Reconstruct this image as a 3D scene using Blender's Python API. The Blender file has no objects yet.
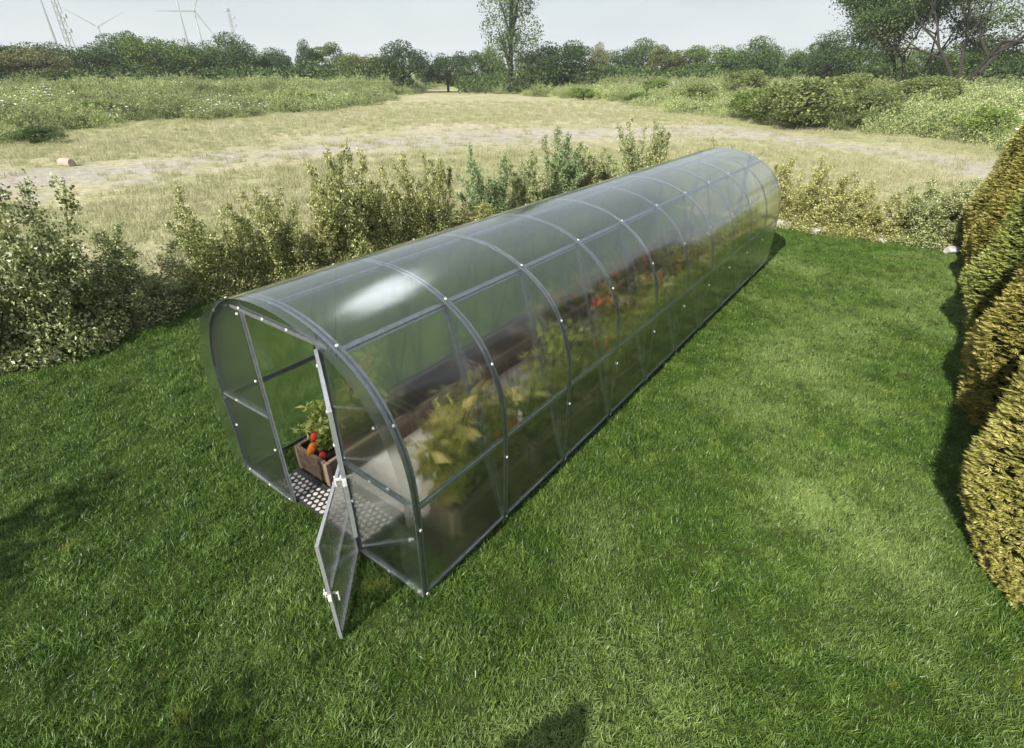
import bpy, bmesh, math, random
import numpy as np
from mathutils import Vector, Matrix

R = math.radians
rng = np.random.default_rng(7)
random.seed(7)
scene = bpy.context.scene
COL = scene.collection

# ------------------------------------------------------------------ camera
CAM = Vector((3.3454, -1.7210, 3.5347)); PITCH = .5263; YAW = -.6393; FPX = 524.58
cd = bpy.data.cameras.new("camera"); cam = bpy.data.objects.new("camera", cd); COL.objects.link(cam)
cam.location = CAM; cam.rotation_euler = (math.pi/2-PITCH, 0, -YAW)
cd.sensor_width = 36; cd.lens = 36*FPX/1024; cd.clip_start = .05; cd.clip_end = 8000
scene.camera = cam

# ------------------------------------------------------------------ world, sun, exposure
SUN_EL = R(37); SUN_AZ = R(180)          # the sun stands in the -y direction, behind the camera
w = bpy.data.worlds.new("World"); scene.world = w; w.use_nodes = True
nt = w.node_tree; nt.nodes.clear(); N = nt.nodes.new; L = nt.links.new
out = N('ShaderNodeOutputWorld'); bg = N('ShaderNodeBackground'); bg.inputs['Strength'].default_value = .085
sky = N('ShaderNodeTexSky'); sky.sky_type = 'NISHITA'; sky.sun_disc = False
sky.sun_elevation = SUN_EL; sky.sun_rotation = SUN_AZ; sky.air_density = 1.0; sky.dust_density = 1.5; sky.ozone_density = 1.0
tc = N('ShaderNodeTexCoord')
mp = N('ShaderNodeMapping'); mp.inputs['Scale'].default_value = (1, 1, 4.0); L(tc.outputs['Generated'], mp.inputs['Vector'])
nz = N('ShaderNodeTexNoise'); nz.inputs['Scale'].default_value = 2.3; nz.inputs['Detail'].default_value = 7; nz.inputs['Roughness'].default_value = .55
L(mp.outputs['Vector'], nz.inputs['Vector'])
cr = N('ShaderNodeMapRange'); cr.inputs['From Min'].default_value = .36; cr.inputs['From Max'].default_value = .62
cr.inputs['To Min'].default_value = .72; cr.inputs['To Max'].default_value = .97; L(nz.outputs['Fac'], cr.inputs['Value'])
nz2 = N('ShaderNodeTexNoise'); nz2.inputs['Scale'].default_value = 5; nz2.inputs['Detail'].default_value = 6
L(mp.outputs['Vector'], nz2.inputs['Vector'])
cc = N('ShaderNodeValToRGB'); cc.color_ramp.elements[0].position = .35; cc.color_ramp.elements[1].position = .7
cc.color_ramp.elements[0].color = (3.55, 4.05, 4.55, 1); cc.color_ramp.elements[1].color = (4.9, 5.2, 5.5, 1)
L(nz2.outputs['Fac'], cc.inputs['Fac'])
mx = N('ShaderNodeMix'); mx.data_type = 'RGBA'
L(cr.outputs['Result'], mx.inputs['Factor']); L(sky.outputs['Color'], mx.inputs[6]); L(cc.outputs['Color'], mx.inputs[7])
# bright patch added to the sky, aimed to reflect in the near roof sheet
GLINT_DIR = Vector((-.44, .585, .68)).normalized()
vs_ = N('ShaderNodeVectorMath'); vs_.operation = 'SUBTRACT'; L(tc.outputs['Generated'], vs_.inputs[0]); vs_.inputs[1].default_value = GLINT_DIR
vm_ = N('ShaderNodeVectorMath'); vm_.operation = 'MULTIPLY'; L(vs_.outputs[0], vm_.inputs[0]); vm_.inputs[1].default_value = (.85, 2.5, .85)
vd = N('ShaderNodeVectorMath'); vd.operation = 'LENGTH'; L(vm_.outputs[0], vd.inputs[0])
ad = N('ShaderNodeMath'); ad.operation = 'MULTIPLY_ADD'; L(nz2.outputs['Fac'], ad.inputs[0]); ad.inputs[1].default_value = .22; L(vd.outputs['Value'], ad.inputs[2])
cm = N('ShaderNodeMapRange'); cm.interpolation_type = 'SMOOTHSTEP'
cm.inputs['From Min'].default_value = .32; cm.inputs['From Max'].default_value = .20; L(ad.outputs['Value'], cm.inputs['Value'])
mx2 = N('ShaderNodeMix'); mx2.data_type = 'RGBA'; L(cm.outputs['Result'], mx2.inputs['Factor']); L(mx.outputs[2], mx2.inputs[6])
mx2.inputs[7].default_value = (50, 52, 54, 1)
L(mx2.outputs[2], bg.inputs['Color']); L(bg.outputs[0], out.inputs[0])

sd = bpy.data.lights.new("sun", 'SUN'); so = bpy.data.objects.new("sun", sd); COL.objects.link(so)
sd.energy = 5.0; sd.angle = R(.6); sd.color = (1, .95, .86)
so.rotation_euler = (math.pi/2-SUN_EL, 0, R(-1.0)); so.location = (0, -20, 20)

vs = scene.view_settings; vs.view_transform = 'Standard'; vs.look = 'None'; vs.exposure = .86; vs.gamma = 1; vs.use_curve_mapping = False
scene.render.engine = 'CYCLES'
cy = scene.cycles; cy.max_bounces = 14; cy.transparent_max_bounces = 24; cy.transmission_bounces = 10; cy.diffuse_bounces = 3; cy.glossy_bounces = 4
cy.use_denoising = True; cy.caustics_reflective = False; cy.caustics_refractive = True; cy.sample_clamp_indirect = 6

# ------------------------------------------------------------------ helpers
def tag(o, label=None, cat=None, group=None, kind=None):
    if label: o['label'] = label
    if cat: o['category'] = cat
    if group: o['group'] = group
    if kind: o['kind'] = kind
    return o
def link(o, parent=None):
    COL.objects.link(o)
    if parent is not None: o.parent = parent
    return o
def empty(name, loc=(0, 0, 0), rz=0):
    o = bpy.data.objects.new(name, None); o.empty_display_size = .2; link(o); o.location = loc; o.rotation_euler = (0, 0, rz); return o
def raw_mesh(name, V, F, mats, midx=None, smooth=False):
    V = np.asarray(V, dtype=np.float32); F = np.asarray(F, dtype=np.int32)
    me = bpy.data.meshes.new(name)
    me.vertices.add(len(V)); me.vertices.foreach_set('co', V.ravel())
    k = F.shape[1]; me.loops.add(F.size); me.loops.foreach_set('vertex_index', F.ravel())
    me.polygons.add(len(F)); me.polygons.foreach_set('loop_start', np.arange(0, F.size, k, dtype=np.int32))
    for m in mats: me.materials.append(m)
    if midx is not None: me.polygons.foreach_set('material_index', np.asarray(midx, dtype=np.int32))
    me.polygons.foreach_set('use_smooth', np.full(len(F), smooth))
    me.update(calc_edges=True); return me
def mobj(name, me, parent=None):
    return link(bpy.data.objects.new(name, me), parent)
class MB:
    """collects simple shapes into one mesh"""
    def __init__(s): s.bm = bmesh.new()
    def box(s, c, d, rz=0, M=None, bev=0):
        r = bmesh.ops.create_cube(s.bm, size=1)['verts']
        m = Matrix.Translation(c) @ Matrix.Rotation(rz, 4, 'Z') @ Matrix.Diagonal((*d, 1))
        if M: m = M @ m
        bmesh.ops.transform(s.bm, matrix=m, verts=r)
        if bev:
            e = list({e for v in r for e in v.link_edges}); bmesh.ops.bevel(s.bm, geom=e, offset=bev, segments=1, affect='EDGES')
        return s
    def sweep(s, path, section, normals, close=True):
        """sweep a closed 2D section (u across, v along normal) along path"""
        n = len(path); rings = []
        for i, p in enumerate(path):
            p = Vector(p); t = (Vector(path[min(i+1, n-1)])-Vector(path[max(i-1, 0)])).normalized()
            nn = Vector(normals[i]); nn = (nn-t*nn.dot(t)).normalized(); b = t.cross(nn)
            rings.append([s.bm.verts.new(p+b*u+nn*v) for u, v in section])
        k = len(section)
        for a, b in zip(rings, rings[1:]):
            for j in range(k): s.bm.faces.new((a[j], a[(j+1) % k], b[(j+1) % k], b[j]))
        s.bm.faces.new(rings[0][::-1]); s.bm.faces.new(rings[-1]); return s
    def tube(s, path, radii, seg=6):
        n = len(path); sec = [(math.cos(a*2*math.pi/seg), math.sin(a*2*math.pi/seg)) for a in range(seg)]
        rings = []; ref = Vector((.3, .9, .17)).normalized()
        for i, p in enumerate(path):
            p = Vector(p); t = (Vector(path[min(i+1, n-1)])-Vector(path[max(i-1, 0)])).normalized()
            nn = (ref-t*ref.dot(t)).normalized(); b = t.cross(nn); r = radii[i] if hasattr(radii, '__len__') else radii
            rings.append([s.bm.verts.new(p+(b*u+nn*v)*r) for u, v in sec])
        for a, b in zip(rings, rings[1:]):
            for j in range(seg): s.bm.faces.new((a[j], a[(j+1) % seg], b[(j+1) % seg], b[j]))
        s.bm.faces.new(rings[0][::-1]); s.bm.faces.new(rings[-1]); return s
    def poly(s, pts): s.bm.faces.new([s.bm.verts.new(p) for p in pts]); return s
    def build(s, name, mat, parent=None, smooth=False):
        bmesh.ops.recalc_face_normals(s.bm, faces=s.bm.faces)
        me = bpy.data.meshes.new(name); s.bm.to_mesh(me); s.bm.free(); me.materials.append(mat)
        if smooth: me.polygons.foreach_set('use_smooth', np.full(len(me.polygons), True))
        return mobj(name, me, parent)
def copy_tree(o, parent=None):
    c = o.copy(); COL.objects.link(c)
    if parent is not None: c.parent = parent
    for ch in o.children: copy_tree(ch, c)
    return c
def at(px, py, D):
    """world point on the sight line of a picture point at horizontal distance D from the viewpoint"""
    fw = Vector((math.sin(YAW)*math.cos(PITCH), math.cos(YAW)*math.cos(PITCH), -math.sin(PITCH)))
    rt = Vector((math.cos(YAW), -math.sin(YAW), 0)); up = rt.cross(fw)
    d = fw*FPX+rt*(px-512)-up*(py-374); return CAM+d*(D/math.hypot(d.x, d.y))

# ------------------------------------------------------------------ materials
def newmat(name):
    m = bpy.data.materials.new(name); m.use_nodes = True; t = m.node_tree; t.nodes.clear()
    return m, t, t.nodes.new, t.links.new
def plain(name, col, rough=.5, metal=0, var=.15, scale=8, spec=.5, bump=0):
    m, t, n, l = newmat(name); o = n('ShaderNodeOutputMaterial'); p = n('ShaderNodeBsdfPrincipled'); l(p.outputs[0], o.inputs[0])
    tcn = n('ShaderNodeTexCoord'); z = n('ShaderNodeTexNoise'); z.inputs['Scale'].default_value = scale; z.inputs['Detail'].default_value = 6
    l(tcn.outputs['Object'], z.inputs['Vector']); r = n('ShaderNodeValToRGB'); c = np.array(col)
    r.color_ramp.elements[0].position = .3; r.color_ramp.elements[1].position = .7
    r.color_ramp.elements[0].color = (*(c*(1-var)), 1); r.color_ramp.elements[1].color = (*(c*(1+var)), 1)
    l(z.outputs['Fac'], r.inputs['Fac']); l(r.outputs[0], p.inputs['Base Color'])
    p.inputs['Roughness'].default_value = rough; p.inputs['Metallic'].default_value = metal; p.inputs['Specular IOR Level'].default_value = spec
    if bump:
        b = n('ShaderNodeBump'); b.inputs['Strength'].default_value = bump; b.inputs['Distance'].default_value = .02
        l(z.outputs['Fac'], b.inputs['Height']); l(b.outputs[0], p.inputs['Normal'])
    return m
def leafmat(name, a, b, c=None, cfrac=.15, rough=.5, trans=.3, world=0, use_tint=True, spec=.4):
    """leaves: colour between a and b at random per leaf, some leaves c, tinted by the object's own colour"""
    m, t, n, l = newmat(name); o = n('ShaderNodeOutputMaterial'); g = n('ShaderNodeNewGeometry')
    r = n('ShaderNodeValToRGB'); e = r.color_ramp.elements; e[0].color = (*a, 1); e[1].color = (*b, 1); e[1].position = 1-cfrac
    if c is not None:
        k = e.new(1-cfrac*.8); k.color = (*c, 1)
    l(g.outputs['Random Per Island'], r.inputs['Fac']); colour = r.outputs[0]
    if world:
        z = n('ShaderNodeTexNoise'); z.inputs['Scale'].default_value = world; z.inputs['Detail'].default_value = 4; l(g.outputs['Position'], z.inputs['Vector'])
        mr = n('ShaderNodeMapRange'); mr.inputs['From Min'].default_value = .3; mr.inputs['From Max'].default_value = .7; mr.inputs['To Min'].default_value = .65; mr.inputs['To Max'].default_value = 1.35
        l(z.outputs['Fac'], mr.inputs['Value']); v = n('ShaderNodeVectorMath'); v.operation = 'SCALE'; l(colour, v.inputs[0]); l(mr.outputs[0], v.inputs['Scale']); colour = v.outputs[0]
    if use_tint:
        oi = n('ShaderNodeObjectInfo'); v = n('ShaderNodeVectorMath'); v.operation = 'MULTIPLY'; l(colour, v.inputs[0]); l(oi.outputs['Color'], v.inputs[1]); colour = v.outputs[0]
    p = n('ShaderNodeBsdfPrincipled'); p.inputs['Roughness'].default_value = rough; p.inputs['Specular IOR Level'].default_value = spec; l(colour, p.inputs['Base Color'])
    tr = n('ShaderNodeBsdfTranslucent'); l(colour, tr.inputs['Color']); ms = n('ShaderNodeMixShader'); ms.inputs[0].default_value = trans
    l(p.outputs[0], ms.inputs[1]); l(tr.outputs[0], ms.inputs[2]); l(ms.outputs[0], o.inputs[0]); return m

M_steel = plain('galvanised_steel', (.30, .32, .34), .42, .75, .18, 25)
M_steel_light = plain('galvanised_steel_door', (.46, .48, .50), .42, .6, .12, 25)
M_white = plain('white_plastic', (.62, .62, .60), .4, 0, .03, 20)
M_bark = plain('bark', (.042, .038, .033), .9, 0, .3, 12, .2, .6)
M_stem = plain('twig', (.11, .085, .05), .85, 0, .3, 12, .2)
M_stone = plain('pale_stone', (.42, .42, .41), .85, 0, .22, 9, .3, .5)
M_wood = plain('planter_wood', (.10, .070, .052), .8, 0, .3, 14, .2, .4)
M_wood_pale = plain('planter_wood_pale', (.17, .125, .095), .8, 0, .2, 14, .2, .4)
M_soil = plain('soil', (.035, .026, .02), .95, 0, .4, 16, .1, .8)
M_log = plain('log_wood', (.40, .335, .29), .9, 0, .25, 6, .2, .5)
M_tower = plain('tower_paint', (.29, .305, .32), .5, 0, .05, .1)
M_red = plain('pepper_red', (.52, .035, .02), .25, 0, .2, 20)
M_orange = plain('pepper_orange', (.60, .16, .02), .25, 0, .3, 20)
M_grid = plain('paving_grid_plastic', (.025, .025, .025), .5, 0, .2, 12)
M_gravel = plain('gravel', (.40, .375, .345), .9, 0, .35, 45, .2, .8)
M_pebble = plain('pebbles', (.44, .42, .39), .85, 0, .25, 60, .3, .6)

def glazing(name, blur=2.3, clear=.22):
    """twin-wall polycarbonate: ribs run across the length, so the view is smeared along y only"""
    m, t, n, l = newmat(name); o = n('ShaderNodeOutputMaterial'); g = n('ShaderNodeNewGeometry'); tcn = n('ShaderNodeTexCoord')
    wn = n('ShaderNodeTexWhiteNoise'); wn.noise_dimensions = '3D'
    sc_ = n('ShaderNodeVectorMath'); sc_.operation = 'SCALE'; sc_.inputs['Scale'].default_value = 4000; l(g.outputs['Position'], sc_.inputs[0]); l(sc_.outputs[0], wn.inputs['Vector'])
    sep = n('ShaderNodeSeparateColor'); l(wn.outputs['Color'], sep.inputs[0])
    def centred(sock, k):
        a = n('ShaderNodeMath'); a.operation = 'SUBTRACT'; l(sock, a.inputs[0]); a.inputs[1].default_value = .5
        b = n('ShaderNodeMath'); b.operation = 'MULTIPLY'; l(a.outputs[0], b.inputs[0]); b.inputs[1].default_value = k; return b.outputs[0]
    ax = n('ShaderNodeCombineXYZ'); l(centred(sep.outputs[0], .35*blur), ax.inputs[0]); l(centred(sep.outputs[1], 2.0*blur), ax.inputs[1]); l(centred(sep.outputs[2], .35*blur), ax.inputs[2])
    add = n('ShaderNodeVectorMath'); add.operation = 'ADD'; l(g.outputs['Normal'], add.inputs[0]); l(ax.outputs[0], add.inputs[1])
    nor = n('ShaderNodeVectorMath'); nor.operation = 'NORMALIZE'; l(add.outputs[0], nor.inputs[0])
    rf = n('ShaderNodeBsdfRefraction'); rf.inputs['IOR'].default_value = 1.06; rf.inputs['Roughness'].default_value = .1; rf.inputs['Color'].default_value = (.93, .95, .93, 1); l(nor.outputs[0], rf.inputs['Normal'])
    tr = n('ShaderNodeBsdfTransparent'); tr.inputs['Color'].default_value = (.92, .94, .93, 1)
    # faint ribs
    sx = n('ShaderNodeSeparateXYZ'); l(g.outputs['Position'], sx.inputs[0])
    wv = n('ShaderNodeMath'); wv.operation = 'MULTIPLY'; l(sx.outputs[1], wv.inputs[0]); wv.inputs[1].default_value = 2*math.pi/.022
    sn = n('ShaderNodeMath'); sn.operation = 'SINE'; l(wv.outputs[0], sn.inputs[0])
    mr = n('ShaderNodeMapRange'); mr.inputs['From Min'].default_value = .2; mr.inputs['From Max'].default_value = 1; mr.inputs['To Min'].default_value = .008; mr.inputs['To Max'].default_value = .085; l(sn.outputs[0], mr.inputs['Value'])
    m1 = n('ShaderNodeMixShader'); m1.inputs[0].default_value = clear; l(rf.outputs[0], m1.inputs[1]); l(tr.outputs[0], m1.inputs[2])
    df = n('ShaderNodeBsdfTranslucent'); df.inputs['Color'].default_value = (.55, .57, .58, 1); dd = n('ShaderNodeBsdfDiffuse'); dd.inputs['Color'].default_value = (.5, .52, .54, 1)
    m0 = n('ShaderNodeMixShader'); l(df.outputs[0], m0.inputs[1]); l(dd.outputs[0], m0.inputs[2])
    m2 = n('ShaderNodeMixShader'); l(mr.outputs[0], m2.inputs[0]); l(m1.outputs[0], m2.inputs[1]); l(m0.outputs[0], m2.inputs[2])
    dt = n('ShaderNodeVectorMath'); dt.operation = 'DOT_PRODUCT'; l(g.outputs['Normal'], dt.inputs[0]); l(g.outputs['Incoming'], dt.inputs[1])
    ab_ = n('ShaderNodeMath'); ab_.operation = 'ABSOLUTE'; l(dt.outputs['Value'], ab_.inputs[0])
    om = n('ShaderNodeMath'); om.operation = 'SUBTRACT'; om.inputs[0].default_value = 1; l(ab_.outputs[0], om.inputs[1])
    pw = n('ShaderNodeMath'); pw.operation = 'POWER'; l(om.outputs[0], pw.inputs[0]); pw.inputs[1].default_value = 3.2
    fr = n('ShaderNodeMath'); fr.operation = 'MULTIPLY_ADD'; l(pw.outputs[0], fr.inputs[0]); fr.inputs[1].default_value = .80; fr.inputs[2].default_value = .05
    gl = n('ShaderNodeBsdfGlossy'); gl.inputs['Roughness'].default_value = .13; gl.inputs['Color'].default_value = (.95, .97, 1, 1)
    m3 = n('ShaderNodeMixShader'); l(fr.outputs[0], m3.inputs[0]); l(m2.outputs[0], m3.inputs[1]); l(gl.outputs[0], m3.inputs[2]); l(m3.outputs[0], o.inputs[0]); return m
M_sheet = glazing('twin_wall_sheet')
M_pane = glazing('door_sheet', .9, .24)

# ------------------------------------------------------------------ terrain
def smooth(a, b, x): t = np.clip((x-a)/(b-a), 0, 1); return t*t*(3-2*t)
_ph = rng.uniform(0, 6.28, (24, 2)); _dir = rng.uniform(0, 6.28, 24)
def wav(x, y, f, k=8, o=0):
    s = 0
    for i in range(k):
        a = _dir[(i+o) % 24]; q = f*(1+.37*i); s = s+np.sin((x*np.cos(a)+y*np.sin(a))*q+_ph[(i+o) % 24, 0])/(1+.25*i)
    return s/(k**.5)
def interp_line(pts, v): p = np.array(pts, float); return np.interp(v, p[:, 0], p[:, 1])
VX, VY = float(CAM.x), float(CAM.y)
def polar(x, y): return np.degrees(np.arctan2(x-VX, y-VY)), np.hypot(x-VX, y-VY)   # bearing from +y towards +x
# near edge of the weedy banks, as distance against bearing
EDGE_L = [(-180, 30), (-95, 34), (-79, 43), (-70, 50), (-60, 56), (-50, 70), (-46.5, 95), (-44, 130), (-43, 900)]
EDGE_R = [(-43, 900), (-42, 125), (-38, 100), (-30, 84), (-22, 60), (-14, 46), (-3, 46), (3, 38), (10, 32), (30, 27), (90, 25), (180, 30)]
def bank_depth(x, y):
    a, d = polar(x, y); e = np.where(a < -43, interp_line(EDGE_L, a), interp_line(EDGE_R, a)); return d-e
def track_mask(x, y):
    a, d = polar(x, y)
    c = interp_line([(-110, 27), (-80, 26.5), (-70, 27), (-60, 30), (-50, 33), (-42, 35), (-30, 38), (-18, 41), (-5, 35), (3, 31), (15, 27), (40, 24), (110, 24)], a)
    wdt = interp_line([(-110, 4.5), (-75, 6), (-58, 9.0), (-45, 12), (-30, 10), (-10, 8), (0, 7), (20, 6), (110, 6)], a)
    return np.clip(1-np.abs(d-c+1.5*wav(x, y, .25))/wdt, 0, 1)
def hz(x, y):
    b = bank_depth(x, y); d = np.hypot(x-VX, y-VY)
    return -.03+smooth(0, 26, b)*1.15+.10*wav(x, y, .16)*smooth(14, 30, d)
def in_lawn(x, y): return (x > -6.35+.25*np.sin(y*1.3)) & (y < 13.55+.2*np.sin(x*1.7)+np.where(x < -1.5, (-1.5-x)*.75, 0)) & (y > -14) & (x < 9)

rr = np.concatenate([[.0], np.geomspace(1.5, 180, 150), np.geomspace(200, 4000, 18)]); aa = np.linspace(0, 2*math.pi, 361)[:-1]
na = len(aa); X = VX+np.outer(rr[1:], np.sin(aa)); Y = VY+np.outer(rr[1:], np.cos(aa)); Z = hz(X, Y)
V = np.concatenate([np.stack([X, Y, Z], -1).reshape(-1, 3), [[VX, VY, -.03]]]); q = []
i0 = np.arange(len(rr)-2)[:, None]*na+np.arange(na)[None]; i1 = np.arange(len(rr)-2)[:, None]*na+(np.arange(na)[None]+1) % na
F = np.stack([i0, i0+na, i1+na, i1], -1).reshape(-1, 4)
me = raw_mesh('field', V, F, [], smooth=True)
bmm = bmesh.new(); bmm.from_mesh(me); bmm.verts.ensure_lookup_table(); cpt = bmm.verts[len(V)-1]
for j in range(na): bmm.faces.new((cpt, bmm.verts[j], bmm.verts[(j+1) % na]))
bmesh.ops.recalc_face_normals(bmm, faces=bmm.faces); bmm.to_mesh(me); bmm.free()
if me.polygons[0].normal.z < 0: me.flip_normals()
def fattr(me, name, vals):
    at_ = me.attributes.new(name, 'FLOAT', 'POINT'); at_.data.foreach_set('value', np.asarray(vals, dtype=np.float32))
fattr(me, 'bare', track_mask(V[:, 0], V[:, 1])); fattr(me, 'bank', smooth(-6, 6, bank_depth(V[:, 0], V[:, 1])))
m, t, n, l = newmat('dry_meadow'); o = n('ShaderNodeOutputMaterial'); p = n('ShaderNodeBsdfPrincipled'); l(p.outputs[0], o.inputs[0]); p.inputs['Roughness'].default_value = .95; p.inputs['Specular IOR Level'].default_value = .1
g = n('ShaderNodeNewGeometry')
def nz_(scale, det=6, rough=.6):
    z = n('ShaderNodeTexNoise'); z.inputs['Scale'].default_value = scale; z.inputs['Detail'].default_value = det; z.inputs['Roughness'].default_value = rough; l(g.outputs['Position'], z.inputs['Vector']); return z.outputs['Fac']
def ramp_(sock, stops):
    r = n('ShaderNodeValToRGB'); e = r.color_ramp.elements; e[0].position, e[0].color = stops[0][0], (*stops[0][1], 1); e[1].position, e[1].color = stops[-1][0], (*stops[-1][1], 1)
    for ps, c_ in stops[1:-1]: k = e.new(ps); k.color = (*c_, 1)
    l(sock, r.inputs['Fac']); return r.outputs[0]
def mixc(f, a, b):
    x = n('ShaderNodeMix'); x.data_type = 'RGBA'
    if isinstance(f, float): x.inputs['Factor'].default_value = f
    else: l(f, x.inputs['Factor'])
    l(a, x.inputs[6]); l(b, x.inputs[7]); return x.outputs[2]
def mrange(s, a, b, c_=0, d_=1):
    x = n('ShaderNodeMapRange'); l(s, x.inputs['Value']); x.inputs['From Min'].default_value = a; x.inputs['From Max'].default_value = b; x.inputs['To Min'].default_value = c_; x.inputs['To Max'].default_value = d_; return x.outputs[0]
big = ramp_(nz_(.22), [(.32, (.275, .295, .14)), (.5, (.37, .355, .215)), (.68, (.45, .40, .295))])
fine = ramp_(nz_(3.2, 8, .7), [(.3, (.55, .56, .5)), (.7, (1.35, 1.32, 1.3))])
mul = n('ShaderNodeVectorMath'); mul.operation = 'MULTIPLY'; l(big, mul.inputs[0]); l(fine, mul.inputs[1])
dirt = ramp_(nz_(1.6, 8, .65), [(.3, (.25, .225, .19)), (.5, (.36, .335, .305)), (.72, (.43, .41, .405))])
ab = n('ShaderNodeAttribute'); ab.attribute_name = 'bare'
mm = n('ShaderNodeMath'); mm.operation = 'MULTIPLY_ADD'; l(ab.outputs['Fac'], mm.inputs[0]); mm.inputs[1].default_value = .42; l(nz_(.55, 8, .68), mm.inputs[2])
c1 = mixc(mrange(mm.outputs[0], .71, .95, 0, .9), mul.outputs[0], dirt)
ak = n('ShaderNodeAttribute'); ak.attribute_name = 'bank'
weed = ramp_(nz_(1.1, 8, .7), [(.3, (.14, .19, .06)), (.55, (.27, .31, .11)), (.75, (.40, .40, .18))])
c2 = mixc(ak.outputs['Fac'], c1, weed); l(c2, p.inputs['Base Color'])
bp_ = n('ShaderNodeBump'); bp_.inputs['Strength'].default_value = .7; bp_.inputs['Distance'].default_value = .12; l(nz_(4.5, 8, .7), bp_.inputs['Height']); l(bp_.outputs[0], p.inputs['Normal'])
me.materials.append(m)
field = tag(mobj('field', me), kind='structure')

# lawn sheet
gx = np.linspace(-7.2, 9, 163); gy = np.linspace(-14, 19, 331); GX, GY = np.meshgrid(gx, gy)
def lawn_z(x, y): return .012+.022*wav(x, y, 3.1, 10, 3)+.017*wav(x*1.3, y*.8, 7.5, 8, 11)
GZ = lawn_z(GX, GY); V = np.stack([GX, GY, GZ], -1).reshape(-1, 3); nx = len(gx)
ii = (np.arange(len(gy)-1)[:, None]*nx+np.arange(nx-1)[None]).ravel(); F = np.stack([ii, ii+1, ii+1+nx, ii+nx], -1)
cx = V[F].mean(1); keep = in_lawn(cx[:, 0], cx[:, 1]); F = F[keep]
inside = (np.abs(V[:, 0]) < 1.3) & (V[:, 1] > .1) & (V[:, 1] < 10.02); V[inside, 2] *= .15
M_turf = plain('turf_soil', (.032, .046, .010), .95, 0, .35, 6, .1, .5)
me = raw_mesh('lawn', V, F, [M_turf], smooth=True)
used = np.unique(F); 
def lawn_density(x, y):
    d = np.hypot(x-VX, y-VY); dens = 500*(1-.55*smooth(3.5, 11, d))
    dens = dens*(1-.95*((x > -1.0) & (x < 1.24) & (y > .25) & (y < 9.98)))
    dens = np.where((x > -.85) & (x < .55) & (y > -.02) & (y <= .3), 90, dens)
    a, _ = polar(x, y); out_ = (a < -100) & (d > 4.2) | (a > 36) | (y < -4.2); return np.where(out_, dens*.12, dens)
_cl = wav(V[:, 0], V[:, 1], 9, 12, 5)+.8*wav(V[:, 0]*.8, V[:, 1]*1.5, 4.2, 10, 14)
fattr(me, 'dens', lawn_density(V[:, 0], V[:, 1])*np.clip(1+.15*_cl, .75, 1.5)); fattr(me, 'size', np.clip(1.05+.30*_cl, .66, 1.9))
lawn = tag(mobj('lawn', me), kind='structure')

def blade_set(n, rad, h0, h1, wd, lean, mat, name, r_, segs=2, flat=0):
    """a tuft of bent grass blades"""
    a = r_.uniform(0, 6.283, n); rd = rad*np.sqrt(r_.uniform(0, 1, n)); bx = np.stack([rd*np.cos(a), rd*np.sin(a), np.full(n, -.012)], -1)
    h = r_.uniform(h0, h1, n); la = r_.uniform(0, 6.283, n); ld = np.stack([np.cos(la), np.sin(la), np.zeros(n)], -1); lk = r_.uniform(.15, 1, n)*lean
    sa = la+1.57+r_.normal(0, .5, n); sd_ = np.stack([np.cos(sa), np.sin(sa), np.zeros(n)], -1)
    Vs = []; wprof = [1, .85, 0] if segs == 2 else [1, 0]
    ts = np.linspace(0, 1, segs+1)
    for t_, wp in zip(ts, wprof):
        c = bx+np.array([0, 0, 1])*(h*t_*(1-.35*lk*t_))[:, None]+ld*(h*lk*t_**2)[:, None]
        if t_ < 1: Vs += [c-sd_*wd*wp*.5, c+sd_*wd*wp*.5]
        else: Vs += [c]
    k = len(Vs); Vv = np.stack(Vs, 1).reshape(-1, 3); b = np.arange(n)*k; fs = []
    for s in range(segs-1): fs.append(np.stack([b+2*s, b+2*s+1, b+2*s+3, b+2*s+2], -1))
    tri = np.stack([b+2*(segs-1), b+2*(segs-1)+1, b+k-1, b+k-1], -1)
    me_ = bpy.data.meshes.new(name); faces = [tuple(f) for q_ in fs for f in q_.tolist()]+[tuple(f[:3]) for f in tri.tolist()]
    me_.from_pydata(Vv.tolist(), [], faces); me_.materials.append(mat); return bpy.data.objects.new(name, me_)

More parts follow.
